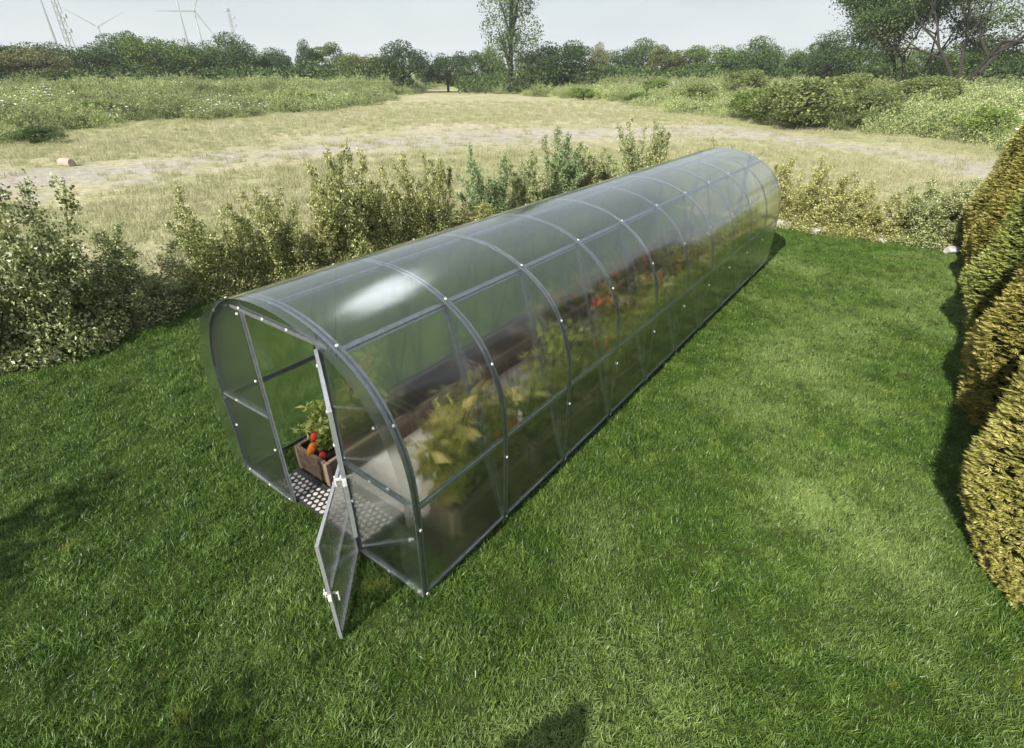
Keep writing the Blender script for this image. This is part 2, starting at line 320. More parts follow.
def scatter(target_mesh, name, protos, attr, smin, smax, tilt=.25, seed=1, size=None):
    """one 'stuff' object that scatters small prototypes over the faces of a sheet, by the density stored on it"""
    pc = bpy.data.collections.new(name+'_kinds')
    for p_ in protos: pc.objects.link(p_)
    o_ = bpy.data.objects.new(name, target_mesh); COL.objects.link(o_)
    ng = bpy.data.node_groups.new(name, 'GeometryNodeTree')
    ng.interface.new_socket('Geometry', in_out='INPUT', socket_type='NodeSocketGeometry'); ng.interface.new_socket('Geometry', in_out='OUTPUT', socket_type='NodeSocketGeometry')
    nn = ng.nodes.new; ll = ng.links.new; gi = nn('NodeGroupInput'); go = nn('NodeGroupOutput')
    na_ = nn('GeometryNodeInputNamedAttribute'); na_.data_type = 'FLOAT'; na_.inputs['Name'].default_value = attr
    dp = nn('GeometryNodeDistributePointsOnFaces'); dp.inputs['Seed'].default_value = seed; ll(gi.outputs[0], dp.inputs['Mesh']); ll(na_.outputs['Attribute'], dp.inputs['Density'])
    ci = nn('GeometryNodeCollectionInfo'); ci.inputs['Collection'].default_value = pc; ci.inputs['Separate Children'].default_value = True; ci.inputs['Reset Children'].default_value = True
    ip = nn('GeometryNodeInstanceOnPoints'); ip.inputs['Pick Instance'].default_value = True
    ll(dp.outputs['Points'], ip.inputs['Points']); ll(ci.outputs[0], ip.inputs['Instance'])
    rv = nn('FunctionNodeRandomValue'); rv.data_type = 'FLOAT_VECTOR'; rv.inputs[0].default_value = (-tilt, -tilt, 0); rv.inputs[1].default_value = (tilt, tilt, 6.283); ll(rv.outputs[0], ip.inputs['Rotation'])
    rs = nn('FunctionNodeRandomValue'); rs.data_type = 'FLOAT'; rs.inputs[2].default_value = smin; rs.inputs[3].default_value = smax; rs.inputs['Seed'].default_value = 5; 
    if size:
        sa_ = nn('GeometryNodeInputNamedAttribute'); sa_.data_type = 'FLOAT'; sa_.inputs['Name'].default_value = size
        ml_ = nn('ShaderNodeMath'); ml_.operation = 'MULTIPLY'; ll(rs.outputs[1], ml_.inputs[0]); ll(sa_.outputs['Attribute'], ml_.inputs[1]); ll(ml_.outputs[0], ip.inputs['Scale'])
    else: ll(rs.outputs[1], ip.inputs['Scale'])
    ll(ip.outputs[0], go.inputs[0]); md = o_.modifiers.new('scatter', 'NODES'); md.node_group = ng
    return tag(o_, kind='stuff')

def grassmat(name, dark, mid, light, pale, scale1=.55, scale2=4.0, rough=.42, trans=.25, spec=.5, moss=None, drift=False):
    m, t, n, l = newmat(name); o = n('ShaderNodeOutputMaterial'); g = n('ShaderNodeNewGeometry')
    def nzz(sc, d=5):
        z = n('ShaderNodeTexNoise'); z.inputs['Scale'].default_value = sc; z.inputs['Detail'].default_value = d; l(g.outputs['Position'], z.inputs['Vector']); return z.outputs['Fac']
    r = n('ShaderNodeValToRGB'); e = r.color_ramp.elements; e[0].color = (*dark, 1); e[1].color = (*light, 1); k = e.new(.5); k.color = (*mid, 1)
    a1 = n('ShaderNodeMath'); a1.operation = 'MULTIPLY_ADD'; l(g.outputs['Random Per Island'], a1.inputs[0]); a1.inputs[1].default_value = .45; l(nzz(scale2), a1.inputs[2])
    a2 = n('ShaderNodeMath'); a2.operation = 'SUBTRACT'; l(a1.outputs[0], a2.inputs[0]); a2.inputs[1].default_value = .22; l(a2.outputs[0], r.inputs['Fac'])
    mr = n('ShaderNodeMapRange'); mr.inputs['From Min'].default_value = .52; mr.inputs['From Max'].default_value = .72; mr.inputs['To Max'].default_value = .62; l(nzz(scale1, 6), mr.inputs['Value'])
    if drift:   # turf colour gets paler from left to right across the greenhouse
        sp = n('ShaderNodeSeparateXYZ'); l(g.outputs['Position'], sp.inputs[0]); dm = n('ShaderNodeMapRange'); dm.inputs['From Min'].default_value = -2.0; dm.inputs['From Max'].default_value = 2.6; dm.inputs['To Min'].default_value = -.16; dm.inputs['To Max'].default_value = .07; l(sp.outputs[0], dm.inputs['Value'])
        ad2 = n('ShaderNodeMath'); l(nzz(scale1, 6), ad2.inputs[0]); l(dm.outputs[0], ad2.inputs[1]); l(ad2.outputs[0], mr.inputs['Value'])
    x = n('ShaderNodeMix'); x.data_type = 'RGBA'; l(mr.outputs[0], x.inputs['Factor']); l(r.outputs[0], x.inputs[6]); x.inputs[7].default_value = (*pale, 1)
    if moss:
        mo = n('ShaderNodeMapRange'); mo.inputs['From Min'].default_value = .66; mo.inputs['From Max'].default_value = .76; mo.inputs['To Max'].default_value = .8; l(nzz(1.7, 3), mo.inputs['Value'])
        x2 = n('ShaderNodeMix'); x2.data_type = 'RGBA'; l(mo.outputs[0], x2.inputs['Factor']); l(x.outputs[2], x2.inputs[6]); x2.inputs[7].default_value = (*moss, 1); x = x2
    p = n('ShaderNodeBsdfPrincipled'); p.inputs['Roughness'].default_value = rough; p.inputs['Specular IOR Level'].default_value = spec; l(x.outputs[2], p.inputs['Base Color'])
    tr = n('ShaderNodeBsdfTranslucent'); l(x.outputs[2], tr.inputs['Color']); ms = n('ShaderNodeMixShader'); ms.inputs[0].default_value = trans
    l(p.outputs[0], ms.inputs[1]); l(tr.outputs[0], ms.inputs[2]); l(ms.outputs[0], o.inputs[0]); return m
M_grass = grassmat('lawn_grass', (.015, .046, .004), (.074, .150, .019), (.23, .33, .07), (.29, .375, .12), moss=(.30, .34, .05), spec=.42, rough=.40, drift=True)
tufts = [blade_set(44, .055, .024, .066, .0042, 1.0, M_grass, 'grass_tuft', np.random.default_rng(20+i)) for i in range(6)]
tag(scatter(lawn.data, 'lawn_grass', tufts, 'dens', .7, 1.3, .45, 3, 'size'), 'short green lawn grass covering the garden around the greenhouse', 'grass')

# meadow tufts on the field
M_dry = grassmat('meadow_grass', (.23, .265, .12), (.385, .39, .215), (.52, .475, .335), (.43, .415, .25), .3, 1.2, .7, .35, .2)
mt = [blade_set(70, .34, .10, .34, .012, 1.1, M_dry, 'meadow_tuft', np.random.default_rng(40+i)) for i in range(5)]
xs, ys = field.data.vertices, None
co = np.empty(len(field.data.vertices)*3, dtype=np.float32); field.data.vertices.foreach_get('co', co); co = co.reshape(-1, 3)
ang, dst = polar(co[:, 0], co[:, 1]); bd = bank_depth(co[:, 0], co[:, 1]); view = (ang > -88) & (ang < 16)
md_ = np.where(view & (dst < 75), np.interp(dst, [0, 18, 40, 75], [5.5, 4.5, 2.2, .8]), 0)
md_ = md_*(1-.85*smooth(.15, .6, track_mask(co[:, 0], co[:, 1])+.15*wav(co[:, 0], co[:, 1], .8)))*(~in_lawn(co[:, 0], co[:, 1]))
md_ = md_*(~((co[:, 0] < 10) & (co[:, 0] > -6.2) & (co[:, 1] < 13.2)))*(1-.5*smooth(0, 3, bd))
fattr(field.data, 'meadow', md_)
tag(scatter(field.data, 'meadow_grass', mt, 'meadow', .6, 1.3, .2, 9), 'dry yellow green meadow grass on the field behind the garden', 'grass')

# ------------------------------------------------------------------ foliage meshes
def leaf_arrays(P, D, S, Ln, Wd, fold=.15):
    """diamond leaves: base P, direction D, side S"""
    Nn = np.cross(D, S); h = P+D*(Ln*.5)[:, None]+Nn*(Ln*fold)[:, None]
    Vv = np.stack([P, h+S*(Wd*.5)[:, None], P+D*Ln[:, None], h-S*(Wd*.5)[:, None]], 1).reshape(-1, 3)
    return Vv, np.arange(len(P)*4).reshape(-1, 4)
def unit(v): return v/np.maximum(np.linalg.norm(v, axis=-1, keepdims=True), 1e-9)
def leaf_mesh(name, P, r_, ln, wd, mats, updir=.25, outw=None, midx=None):
    k = len(P); D = r_.normal(size=(k, 3)); D[:, 2] += updir
    if outw is not None: D += outw
    D = unit(D); S = unit(np.cross(D, r_.normal(size=(k, 3)))); Ln = r_.uniform(*ln, k); Vv, Ff = leaf_arrays(P, D, S, Ln, Ln*r_.uniform(*wd, k)); return raw_mesh(name, Vv, Ff, mats, midx)

M_bush = leafmat('shrub_leaves', (.13, .145, .055), (.34, .335, .155), (.66, .64, .44), .30, .36, .32)
def bush_pair(seed, H=1.8, Rb=.55, stems=20, per=720, ln=(.030, .052)):
    r_ = np.random.default_rng(seed); P = []; sb = MB()
    for i in range(stems):
        a = r_.uniform(0, 6.283); b = np.array([math.cos(a), math.sin(a), 0])*Rb*.6*r_.uniform(0, 1)**.5; sp = r_.uniform(.05, .55)*Rb*1.5
        h = H*(r_.uniform(.45, 1.0) if i else 1)*(1-.35*sp/(Rb*1.5)); tip = b+np.array([math.cos(a)*sp, math.sin(a)*sp, h]); bend = r_.normal(size=3)*.08
        f = lambda t: b+(tip-b)*np.array([t, t, 1])[None]*1.0 if False else None
        tt = r_.uniform(0, 1, per)**.75; base = b[None]+(tip-b)[None]*np.stack([tt**1.4, tt**1.4, tt], -1)+bend[None]*np.sin(tt*3.14)[:, None]
        # twigs: offsets gathered round a few directions so the outline is ragged
        nt_ = 22; ta = r_.uniform(0, 6.283, nt_); tz = r_.uniform(.0, .8, nt_); tl = r_.uniform(.4, 1, nt_); which = np.minimum((tt*nt_).astype(int), nt_-1)
        rad = (.24*Rb/.55*(1-tt)**.7+.035)*r_.uniform(0, 1, per)**.6*tl[which]*1.25
        off = np.stack([np.cos(ta[which]), np.sin(ta[which]), tz[which]], -1)*rad[:, None]+r_.normal(size=(per, 3))*.03
        q_ = base+off; P.append(q_[q_[:, 2] > .02])
        ts = np.linspace(0, 1, 6); sb.tube([tuple(b+(tip-b)*np.array([s**1.4, s**1.4, s])+bend*math.sin(s*3.14)) for s in ts], [.010*(1-.8*s) for s in ts], 5)
        for j in range(0, nt_, 3):
            s = (j+.5)/nt_; c = b+(tip-b)*np.array([s**1.4, s**1.4, s])+bend*math.sin(s*3.14); e = c+np.array([math.cos(ta[j]), math.sin(ta[j]), tz[j]])*(.24*Rb/.55*(1-s)**.7+.035)*tl[j]
            sb.tube([tuple(c), tuple(e)], [.006, .003], 4)
    # skirt of low leaves
    k = per*10; a = r_.uniform(0, 6.283, k); rd = Rb*1.15*np.sqrt(r_.uniform(0, 1, k)); P.append(np.stack([rd*np.cos(a), rd*np.sin(a), .03+.95*r_.uniform(0, 1, k)**1.2*(1.15-rd/Rb/1.3)*(.75+.25*np.sin(a*4+seed))], -1))
    P = np.concatenate(P); ml = leaf_mesh('foliage', P, r_, ln, (.5, .8), [M_bush])
    so_ = sb.build('stems', M_stem); msh = so_.data; bpy.data.objects.remove(so_); return ml, msh
bushes = [bush_pair(100+i, 1.8, .6+.08*(i % 3), 21+2*(i % 4)) for i in range(6)]
DARK = (.86, .96, .78, 1); OLIVE = (.97, 1.02, .72, 1); YEL = (1.10, 1.12, .78, 1); BLUE = (.66, .88, .72, 1); SAGE = (.95, 1.05, .85, 1)
BL = [  # x, y, height, width scale, colour, variant, label
 (-6.9, -2.2, 1.7, 1.2, DARK, 1, 'dark green shrub at the left end of the row, cut by the picture edge'),
 (-6.35, -1.1, 1.35, 1.05, SAGE, 3, 'grey green shrub beside the tall dark shrub at the lawn\'s left edge'),
 (-6.15, -.1, 2.35, 1.3, DARK, 0, 'tall wide dark green shrub at the front of the row left of the greenhouse'),
 (-6.5, .95, 1.4, 1.0, DARK, 2, 'lower dark green shrub leaning against the tallest one in the left row'),
 (-6.7, 1.65, .6, .8, SAGE, 4, 'low grey green shrub filling the dip in the left row'),
 (-6.35, 2.5, 1.7, .85, OLIVE, 5, 'olive brown shrub with one pointed top, right after the dip in the left row'),
 (-6.15, 3.5, 1.6, .92, OLIVE, 1, 'narrow olive brown shrub behind the front corner of the greenhouse roof'),
 (-5.95, 5.0, 2.2, 1.0, OLIVE, 0, 'tallest olive brown shrub with several spires beside the greenhouse roof'),
 (-6.15, 4.25, 1.0, .8, YEL, 4, 'low yellowish shrub filling in before the tallest olive brown one'),
 (-6.0, 5.9, 1.65, .95, YEL, 3, 'yellowish brown shrub between the two olive spires'),
 (-5.6, 7.0, 1.85, .8, OLIVE, 2, 'slim olive shrub with rounded top near the middle of the left row'),
 (-5.35, 8.1, .75, 1.0, YEL, 4, 'low yellowish shrub in the gap before the blue green shrubs'),
 (-5.65, 9.3, 1.75, .85, BLUE, 5, 'first blue green shrub, standing alone with a flat top'),
 (-5.35, 10.7, 1.55, .9, SAGE, 1, 'olive green shrub between the two blue green ones'),
 (-5.1, 12.1, 2.0, 1.0, BLUE, 0, 'tall pointed blue green shrub behind the greenhouse roof'),
 (-4.75, 13.2, 1.5, 1.0, SAGE, 3, 'rounded grey green shrub right of the pointed blue green one'),
 (-4.1, 15.3, 2.1, 1.0, SAGE, 2, 'tall loose green shrub at the far end of the left row'),
 (-2.9, 15.2, 1.3, 1.0, YEL, 4, 'shrub half hidden behind the top of the greenhouse roof'),
 (-1.4, 14.6, 1.75, .75, OLIVE, 5, 'slim shrub whose tip shows above the far end of the roof'),
 (.85, 13.75, 1.6, .8, YEL, 2, 'pointed yellowish shrub just right of the greenhouse far end'),
 (1.75, 13.75, 1.35, 1.05, YEL, 1, 'broad yellowish shrub between two pale stones at the back of the lawn'),
 (2.75, 13.85, 1.1, .95, YEL, 4, 'smaller yellowish shrub at the middle of the lawn\'s far edge'),
 (3.75, 13.95, 1.35, 1.1, SAGE, 3, 'grey green shrub at the far edge of the lawn next to the hedge'),
 (4.7, 14.2, 1.4, 1.0, SAGE, 0, 'grey green shrub tucked behind the far end of the clipped hedge'),
]
for i, (x, y, h, ws, colr, vv, lab) in enumerate(BL):
    e = tag(empty('shrub', (x, y, 0), rng.uniform(0, 6.28)), lab, 'shrub', 'loose shrubs round the edge of the lawn')
    for nm, me_ in zip(('foliage', 'stems'), bushes[vv]):
        c = mobj(nm, me_, e); c.scale = (ws, ws, h/1.62); c.color = colr

# pale stones along the edge
for i, (x, y, s, lab) in enumerate([(.75, 13.35, .26, 'large pale stone at the far corner of the greenhouse'), (1.65, 13.28, .22, 'pale flat stone in front of the broad yellowish shrub'),
    (2.95, 13.35, .15, 'small pale stone before the smaller yellowish shrub'), (4.35, 13.3, .2, 'pale stone at the foot of the far end of the hedge'),
    (-5.72, 3.75, .17, 'pale stone under the narrow olive shrub by the roof edge'),
    (-5.75, -.35, .14, 'pale stone at the foot of the tallest dark shrub'), (-5.05, 8.7, .12, 'small pale stone beside the low yellowish shrub')]):
    bm = bmesh.new(); bmesh.ops.create_icosphere(bm, subdivisions=3, radius=1); r_ = np.random.default_rng(300+i); pl = unit(r_.normal(size=(14, 3))); dd = r_.uniform(.62, .95, 14)
    for v in bm.verts:
        q_ = np.array(v.co); k = pl@q_; f = min(1.0, min([dd[j]/k[j] for j in range(14) if k[j] > .2] or [1])); v.co = Vector(q_*f*np.array([1.25, .85, .62])*s*1.0)+Vector((0, 0, s*.28))
    me_ = bpy.data.meshes.new('stone'); bm.to_mesh(me_); bm.free(); me_.materials.append(M_stone); so_ = tag(mobj('stone', me_), lab, 'stone', 'pale stones along the lawn edge'); so_.location = (x, y, 0); so_.rotation_euler[2] = i*1.3

# ------------------------------------------------------------------ clipped conifers on the right
M_thuja = leafmat('conifer_sprays', (.15, .15, .030), (.39, .365, .10), (.52, .475, .175), .25, .55, .18, 0, True, .3)
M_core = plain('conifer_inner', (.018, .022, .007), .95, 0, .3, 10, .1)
def conifer(seed, H, Rm, nspray):
    r_ = np.random.default_rng(seed)
    def rad(z):
        z = np.asarray(z, float); k_ = np.clip((z-.92)/5.5, 0, 1)**1.08; r0 = Rm*(1-k_)*np.where(z < .92, .75+.25*np.clip(z/.92, 0, 1)**.6, 1)
        return r0*np.sqrt(np.clip(1-(np.clip(z-(H-1.3), 0, 1.3)/1.3)**2, 0, 1)) if H > 2 else Rm*(1-.75*z/H)*np.sqrt(np.clip(1-np.clip(z/H, 0, 1)**4, 0, 1))
    zz = H*r_.uniform(0.01, .995, nspray*2); zz = zz[r_.uniform(0, Rm, len(zz)) < rad(zz)+.1][:nspray]; k = len(zz); a = r_.uniform(0, 6.283, k)
    lump = 1+.045*np.sin(a*5+zz*3.1+seed)+.04*np.sin(a*3-zz*5+1.3*seed)+.03*np.sin(a*11+zz*9)
    rd = rad(zz)*lump-.03-np.abs(r_.normal(0, .045, k)); out_ = np.stack([np.cos(a), np.sin(a), np.zeros(k)], -1)
    C_ = out_*rd[:, None]; C_[:, 2] = zz; tan = np.stack([-np.sin(a), np.cos(a), np.zeros(k)], -1)
    D = unit(out_*1.0+np.array([0, 0, 1])*r_.uniform(-.1, .55, k)[:, None]+tan*r_.normal(0, .35, k)[:, None]+(np.array([0, 0, 1])*np.clip(zz/H-.75, 0, 1)[:, None]*5))
    S = unit(np.cross(D, np.array([0, 0, 1.])+r_.normal(0, .35, (k, 3)))); Vs, Fs = [], []; b = 0
    Lg = r_.uniform(.045, .085, k)
    for f, (ang_, l_, o_) in enumerate([(0, 1, .25), (.55, .75, .12), (-.55, .75, .12), (.95, .6, 0), (-.95, .6, 0), (.4, .6, .5), (-.4, .6, .5)]):
        d = unit(D*math.cos(ang_)+S*math.sin(ang_)); s_ = unit(np.cross(np.cross(D, S), d)); v, ff = leaf_arrays(C_+D*(Lg*o_)[:, None], d, s_, Lg*l_, Lg*.15, .05); Vs.append(v); Fs.append(ff+b); b += len(v)
    # faces of one spray share a random: keep order per spray is not needed
    ml = raw_mesh('foliage', np.concatenate(Vs), np.concatenate(Fs), [M_thuja])
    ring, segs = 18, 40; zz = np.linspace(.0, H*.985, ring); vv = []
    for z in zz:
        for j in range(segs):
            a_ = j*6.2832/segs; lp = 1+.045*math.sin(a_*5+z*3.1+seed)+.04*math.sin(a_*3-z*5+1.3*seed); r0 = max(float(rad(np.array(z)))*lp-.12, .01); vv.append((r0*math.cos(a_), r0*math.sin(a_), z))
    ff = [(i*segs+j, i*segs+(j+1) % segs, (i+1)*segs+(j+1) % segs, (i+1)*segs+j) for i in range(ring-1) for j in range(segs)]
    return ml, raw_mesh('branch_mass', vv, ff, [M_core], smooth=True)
cA = conifer(1, 4.4, 1.04, 30000); cB = conifer(2, 4.4, 1.04, 30000)
GOLD = (1.0, 1.0, .95, 1); GREENISH = (.86, 1.0, .9, 1); AMBER = (.97, .93, .82, 1)
for i, (x, y, s, h, colr, v, lab) in enumerate([
    (5.40, 3.25, 1.0, 1.0, GOLD, cA, 'nearest clipped conifer of the hedge, yellow green, bulging at the lower right'),
    (5.38, 5.66, 1.0, 1.0, AMBER, cB, 'second clipped conifer of the hedge, golden with a shaded lower side'),
    (5.38, 8.16, 1.0, 1.03, GREENISH, cA, 'third clipped conifer of the hedge, greener than its neighbours'),
    (5.38, 10.6, 1.0, 1.0, AMBER, cB, 'fourth clipped conifer of the hedge, amber yellow, before the last one'),
    (5.35, 12.93, 1.0, 1.03, GOLD, cA, 'farthest clipped conifer of the hedge, standing by the back shrubs')]):
    e = tag(empty('clipped_conifer', (x, y, 0), i*1.9), lab, 'conifer', 'row of clipped conifers along the right of the lawn')
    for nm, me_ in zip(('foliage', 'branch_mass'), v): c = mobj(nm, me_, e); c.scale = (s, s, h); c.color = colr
cS = conifer(5, 1.85, .85, 5000)
e = tag(empty('clipped_conifer', (2.58, -2.48, 0)), 'small pointed conifer standing below the viewpoint, only its shadow tip showing', 'conifer')
for nm, me_ in zip(('foliage', 'branch_mass'), cS): c = mobj(nm, me_, e); c.color = GOLD

# ------------------------------------------------------------------ greenhouse
gh = tag(empty('greenhouse', (0, 0, 0)), 'long arched polycarbonate greenhouse with galvanised frame and open half doors on the lawn', 'greenhouse')
NB = 10
key = [(1.245, -.12), (1.25, .25), (1.257, .6), (1.257, .95), (1.235, 1.25), (1.155, 1.51), (1.015, 1.745), (.81, 1.925), (.56, 2.055), (.29, 2.13), (0, 2.155)]
key = key+[(-x, z) for x, z in key[-2::-1]]
def catmull(pts, k=5):
    P_ = [np.array(p) for p in pts]; P_ = [2*P_[0]-P_[1]]+P_+[2*P_[-1]-P_[-2]]; o_ = []
    for i in range(1, len(P_)-2):
        a, b, c, d = P_[i-1:i+3]
        for j in range(k):
            t_ = j/k; o_.append(.5*((2*b)+(c-a)*t_+(2*a-5*b+4*c-d)*t_**2+(3*b-a-3*c+d)*t_**3))
    return np.array(o_+[P_[-2]])
prof = catmull(key); tg = np.gradient(prof, axis=0); nrm = unit(np.stack([tg[:, 1], -tg[:, 0]], -1))
if nrm[len(nrm)//2, 1] < 0: nrm = -nrm
cum = np.concatenate([[0], np.cumsum(np.linalg.norm(np.diff(prof, axis=0), axis=1))])
def at_len(s): return np.array([np.interp(s, cum, prof[:, 0]), np.interp(s, cum, prof[:, 1])]), unit(np.array([np.interp(s, cum, nrm[:, 0]), np.interp(s, cum, nrm[:, 1])]))
HAT = [(-.024, .0), (-.024, .003), (-.012, .003), (-.009, .016), (.009, .016), (.012, .003), (.024, .003), (.024, 0), (.010, 0), (.007, .012), (-.007, .012), (-.010, 0)]
HAT = [(u*1.30, v*1.25) for u, v in HAT]; HATO = [(u, -v) for u, v in HAT]
TOT = cum[-1]; _h = len(prof)//2+1; key_z, key_s = prof[:_h, 1], cum[:_h]/TOT
def washer_mesh():
    bm = bmesh.new(); bmesh.ops.create_cone(bm, cap_ends=True, segments=10, radius1=.0125, radius2=.009, depth=.007); me_ = bpy.data.meshes.new('washer'); bm.to_mesh(me_); bm.free(); me_.materials.append(M_white); return me_
WM = washer_mesh()
def washer(p, nn, parent):
    c = mobj('washer', WM, parent); c.location = p; c.rotation_euler = Vector(nn).to_track_quat('Z', 'Y').to_euler(); return c
for i in range(NB+1):
    arch = MB().sweep([(p[0], i, p[1]) for p in prof], HATO, [(q_[0], 0, q_[1]) for q_ in nrm]).build('arch', M_steel, gh)
    sR = [float(np.interp(z_, key_z, key_s)) for z_ in ((.07, .75, 1.58, 2.0) if 0 < i < NB else (.07, .75, 1.58, 2.005))]
    for s in sR+[1-q for q in sR]:
        p_, q_ = at_len(TOT*s); p_ = p_+q_*.016; washer((p_[0], i, p_[1]), (q_[0], 0, q_[1]), arch)
def rail(x, z, nn, name='purlin', y0=-.03, y1=NB+.03):
    return MB().sweep([(x, y0, z), (x, (y0+y1)/2, z), (x, y1, z)], HAT, [nn]*3).build(name, M_steel, gh)
rail(0, 2.118, (0, 0, 1))
for s in (1, -1):
    rail(s*.665, 1.955, (s*.5, 0, .87)); rail(s*1.225, .915, (s, 0, .1)); rail(s*1.222, .045, (s, 0, .0), 'base_rail')
for i in range(1, NB):
    for s in (1, -1):
        a = Vector((s*.665, i, 1.96)); b = Vector((s*1.215, i, .06)); MB().sweep([a, (a+b)/2, b], [(u*.92, v*.9) for u, v in HAT], [(s*.9, 0, .3)]*3).build('strut', M_steel, gh)
# covering sheets, one per two bays, bent over the arches
off = prof+nrm*.006; sel = np.where(off[:, 1] > .035)[0]; off = off[sel]
ys_ = [-.11]+[2*k for k in range(1, 5)]+[NB+.05]
for k in range(5):
    y0, y1 = ys_[k]+(.002 if k else 0), ys_[k+1]-.002; nyy = 9; yy = np.linspace(y0, y1, nyy); V = np.array([(p[0], y, p[1]) for y in yy for p in off]); kk = len(off)
    F = np.array([(a*kk+b, a*kk+b+1, (a+1)*kk+b+1, (a+1)*kk+b) for a in range(nyy-1) for b in range(kk-1)])
    me_ = raw_mesh('cover_sheet', V, F, [M_sheet], smooth=True)
    if me_.polygons[(kk-1)//2].normal.z < 0: me_.flip_normals()
    mobj('cover_sheet', me_, gh)
# gables
DX = .475; TOPB = 1.975
def bar(a, b, nn, name, parent, mat=M_steel, sec=HAT, k=1.0):
    a, b = Vector(a), Vector(b); return MB().sweep([a, (a+b)/2, b], [(u*k, v*k) for u, v in sec], [nn]*3).build(name, mat, parent)
BOX = [(-.017, -.011), (.017, -.011), (.017, .011), (-.017, .011)]
def zat(x): # arch height above |x| on the curve
    h_ = prof[prof[:, 0] >= 0]; h_ = h_[np.argsort(h_[:, 1])]; m_ = h_[:, 1] > 1.2; return float(np.interp(-abs(x), -h_[m_][:, 0], h_[m_][:, 1]))
def gable(y, sgn):
    d = Vector((0, sgn, 0))
    for s in (1, -1):
        bar((s*DX, y, .02), (s*DX, y, zat(DX)-.02), d, 'door_post', gh)
        bar((s*(DX+.02), y+sgn*.002, .98), (s*1.235, y+sgn*.002, .95), d, 'cross_bar', gh); bar((s*DX, y+sgn*.003, .035), (s*1.235, y+sgn*.003, .035), d, 'sill_bar', gh)
        pts = [(s*DX, .04)]+[(s*x, z) for x, z in prof if x > DX and .04 < z]; pts = sorted(pts[1:], key=lambda p: (math.atan2(p[1]-1, abs(p[0])))); poly = [(s*DX, .04)]+pts+[(s*DX, zat(DX))]
        MB().poly([(x, y+sgn*.020, z) for x, z in poly]).build('gable_sheet', M_pane, gh)
    bar((-DX-.12, y+sgn*.0035, TOPB+.005), (DX+.12, y+sgn*.0035, TOPB+.005), d, 'lintel_bar', gh)
    top = [(x, z) for x, z in prof if abs(x) < DX-.01 and z > 1.5]; top = sorted(top); MB().poly([(x, y+sgn*.021, z) for x, z in [(-DX+.003, TOPB)]+[(-DX+.003, zat(DX)-.002)]+top+[(DX-.003, zat(DX)-.002), (DX-.003, TOPB)]]).build('gable_sheet', M_pane, gh)
    for (x, z) in [(-.9, 1.86), (-.52, 1.93), (-.47, 1.99), (-.15, 1.985), (.15, 1.985), (-1.0, .965), (-.53, 1.33), (-1.17, .62), (-.53, .62), (-1.19, .07), (-.85, .045), (-.52, .045), (.95, 1.5), (.8, .965), (1.17, .62), (.85, .045), (1.19, .07), (.53, .62), (1.0, 1.0)]:
        washer((x, y+sgn*.024, z), d, gh)
gable(0, -1); gable(NB, 1)
def half_door(z0, z1, ang, y=-.03, lab=None, hinge=(DX, -.03), latch=True):
    """leaf built along +x from the hinge line, then turned by ang"""
    W_ = .80; e = bpy.data.objects.new('door', None); link(e, gh); e.location = (hinge[0], hinge[1], 0); e.rotation_euler = (0, 0, ang)
    if lab: e['label'] = lab
    f = MB(); h_ = z1-z0; zc = (z0+z1)/2
    for x in (.014, W_-.014): f.box((x, 0, zc), (.028, .024, h_))
    for z in (z0+.013, z1-.013): f.box((W_/2, 0, z), (W_-.0562, .022, .026))
    f.box((W_/2, .0, zc), (W_-.0562, .018, .022)); fo = f.build('door_frame', M_steel_light, e)
    MB().poly([(.02, .0135, z0+.02), (W_-.02, .0135, z0+.02), (W_-.02, .0135, z1-.02), (.02, .0135, z1-.02)]).build('pane', M_pane, e)
    for x, z in ((.03, zc), (W_-.03, zc), (.2, z0+.02), (.2, z1-.02), (W_*.55, zc)): washer((x, -.014, z), (0, -1, 0), fo)
    hd = MB(); zh = zc-.01
    for s in (1, -1):
        hd.box((W_-.03, s*.030, zh), (.012, .036, .013)); hd.box((W_-.03-.03*(s < 0), s*.048, zh-.035), (.012, .010, .08), 0, None, .002)
    hd.build('handle', M_white, e); MB().box((W_+.004, 0, zh-.01), (.010, .026, .055), 0, None, .002).build('latch', M_white, e)
    hg = MB()
    for z in (z0+.1, z1-.1): hg.tube([(-.008, 0, z-.03), (-.008, 0, z+.03)], .008, 8)
    hg.build('hinge', M_steel, e); return e
half_door(.99, 1.94, R(-30.2), lab='upper half door, swung right open and seen edge on')
half_door(.04, .975, R(-47.5), lab='lower half door, swung open above the grass')
half_door(.99, 1.94, R(180), hinge=(.45, NB+.03)); half_door(.06, .96, R(180), hinge=(.45, NB+.03))

# ground inside
def sheet(name, x0, x1, y0, y1, z, mat):
    V = np.array([(x0, y0, z), (x1, y0, z), (x1, y1, z), (x0, y1, z)]); return tag(mobj(name, raw_mesh(name, V, [(0, 1, 2, 3)], [mat])), kind='structure')
sheet('soil', -1.02, 1.21, .32, 9.95, .022, M_soil)
gp = MB(); cell = .062; rows = int(.43/(cell*.87)); k = 0
sheet('path', -.36, .50, .502, 9.9, .036, M_gravel); sheet('path_mat', -.36, .50, .02, .50, .036, M_grid); sheet('path_mat', -.86, -.362, .02, .30, .036, M_grid)
bm = bmesh.new()
for j in range(rows):
    for i in range(-6, 16):
        x = -.45+i*cell+(cell/2 if j % 2 else 0); y = .06+j*cell*.87
        if x > .47 or (y > .27 and x < -.33): continue
        r0 = cell*.42*random.uniform(.72, 1.0); z = .041+random.uniform(0, .003)
        bm.faces.new([bm.verts.new((x+r0*math.cos(a*math.pi/3+.52), y+r0*math.sin(a*math.pi/3+.52), z)) for a in range(6)])
me_ = bpy.data.meshes.new('path_pebbles'); bm.to_mesh(me_); bm.free(); me_.materials.append(M_pebble); tag(mobj('path_pebbles', me_), kind='structure')

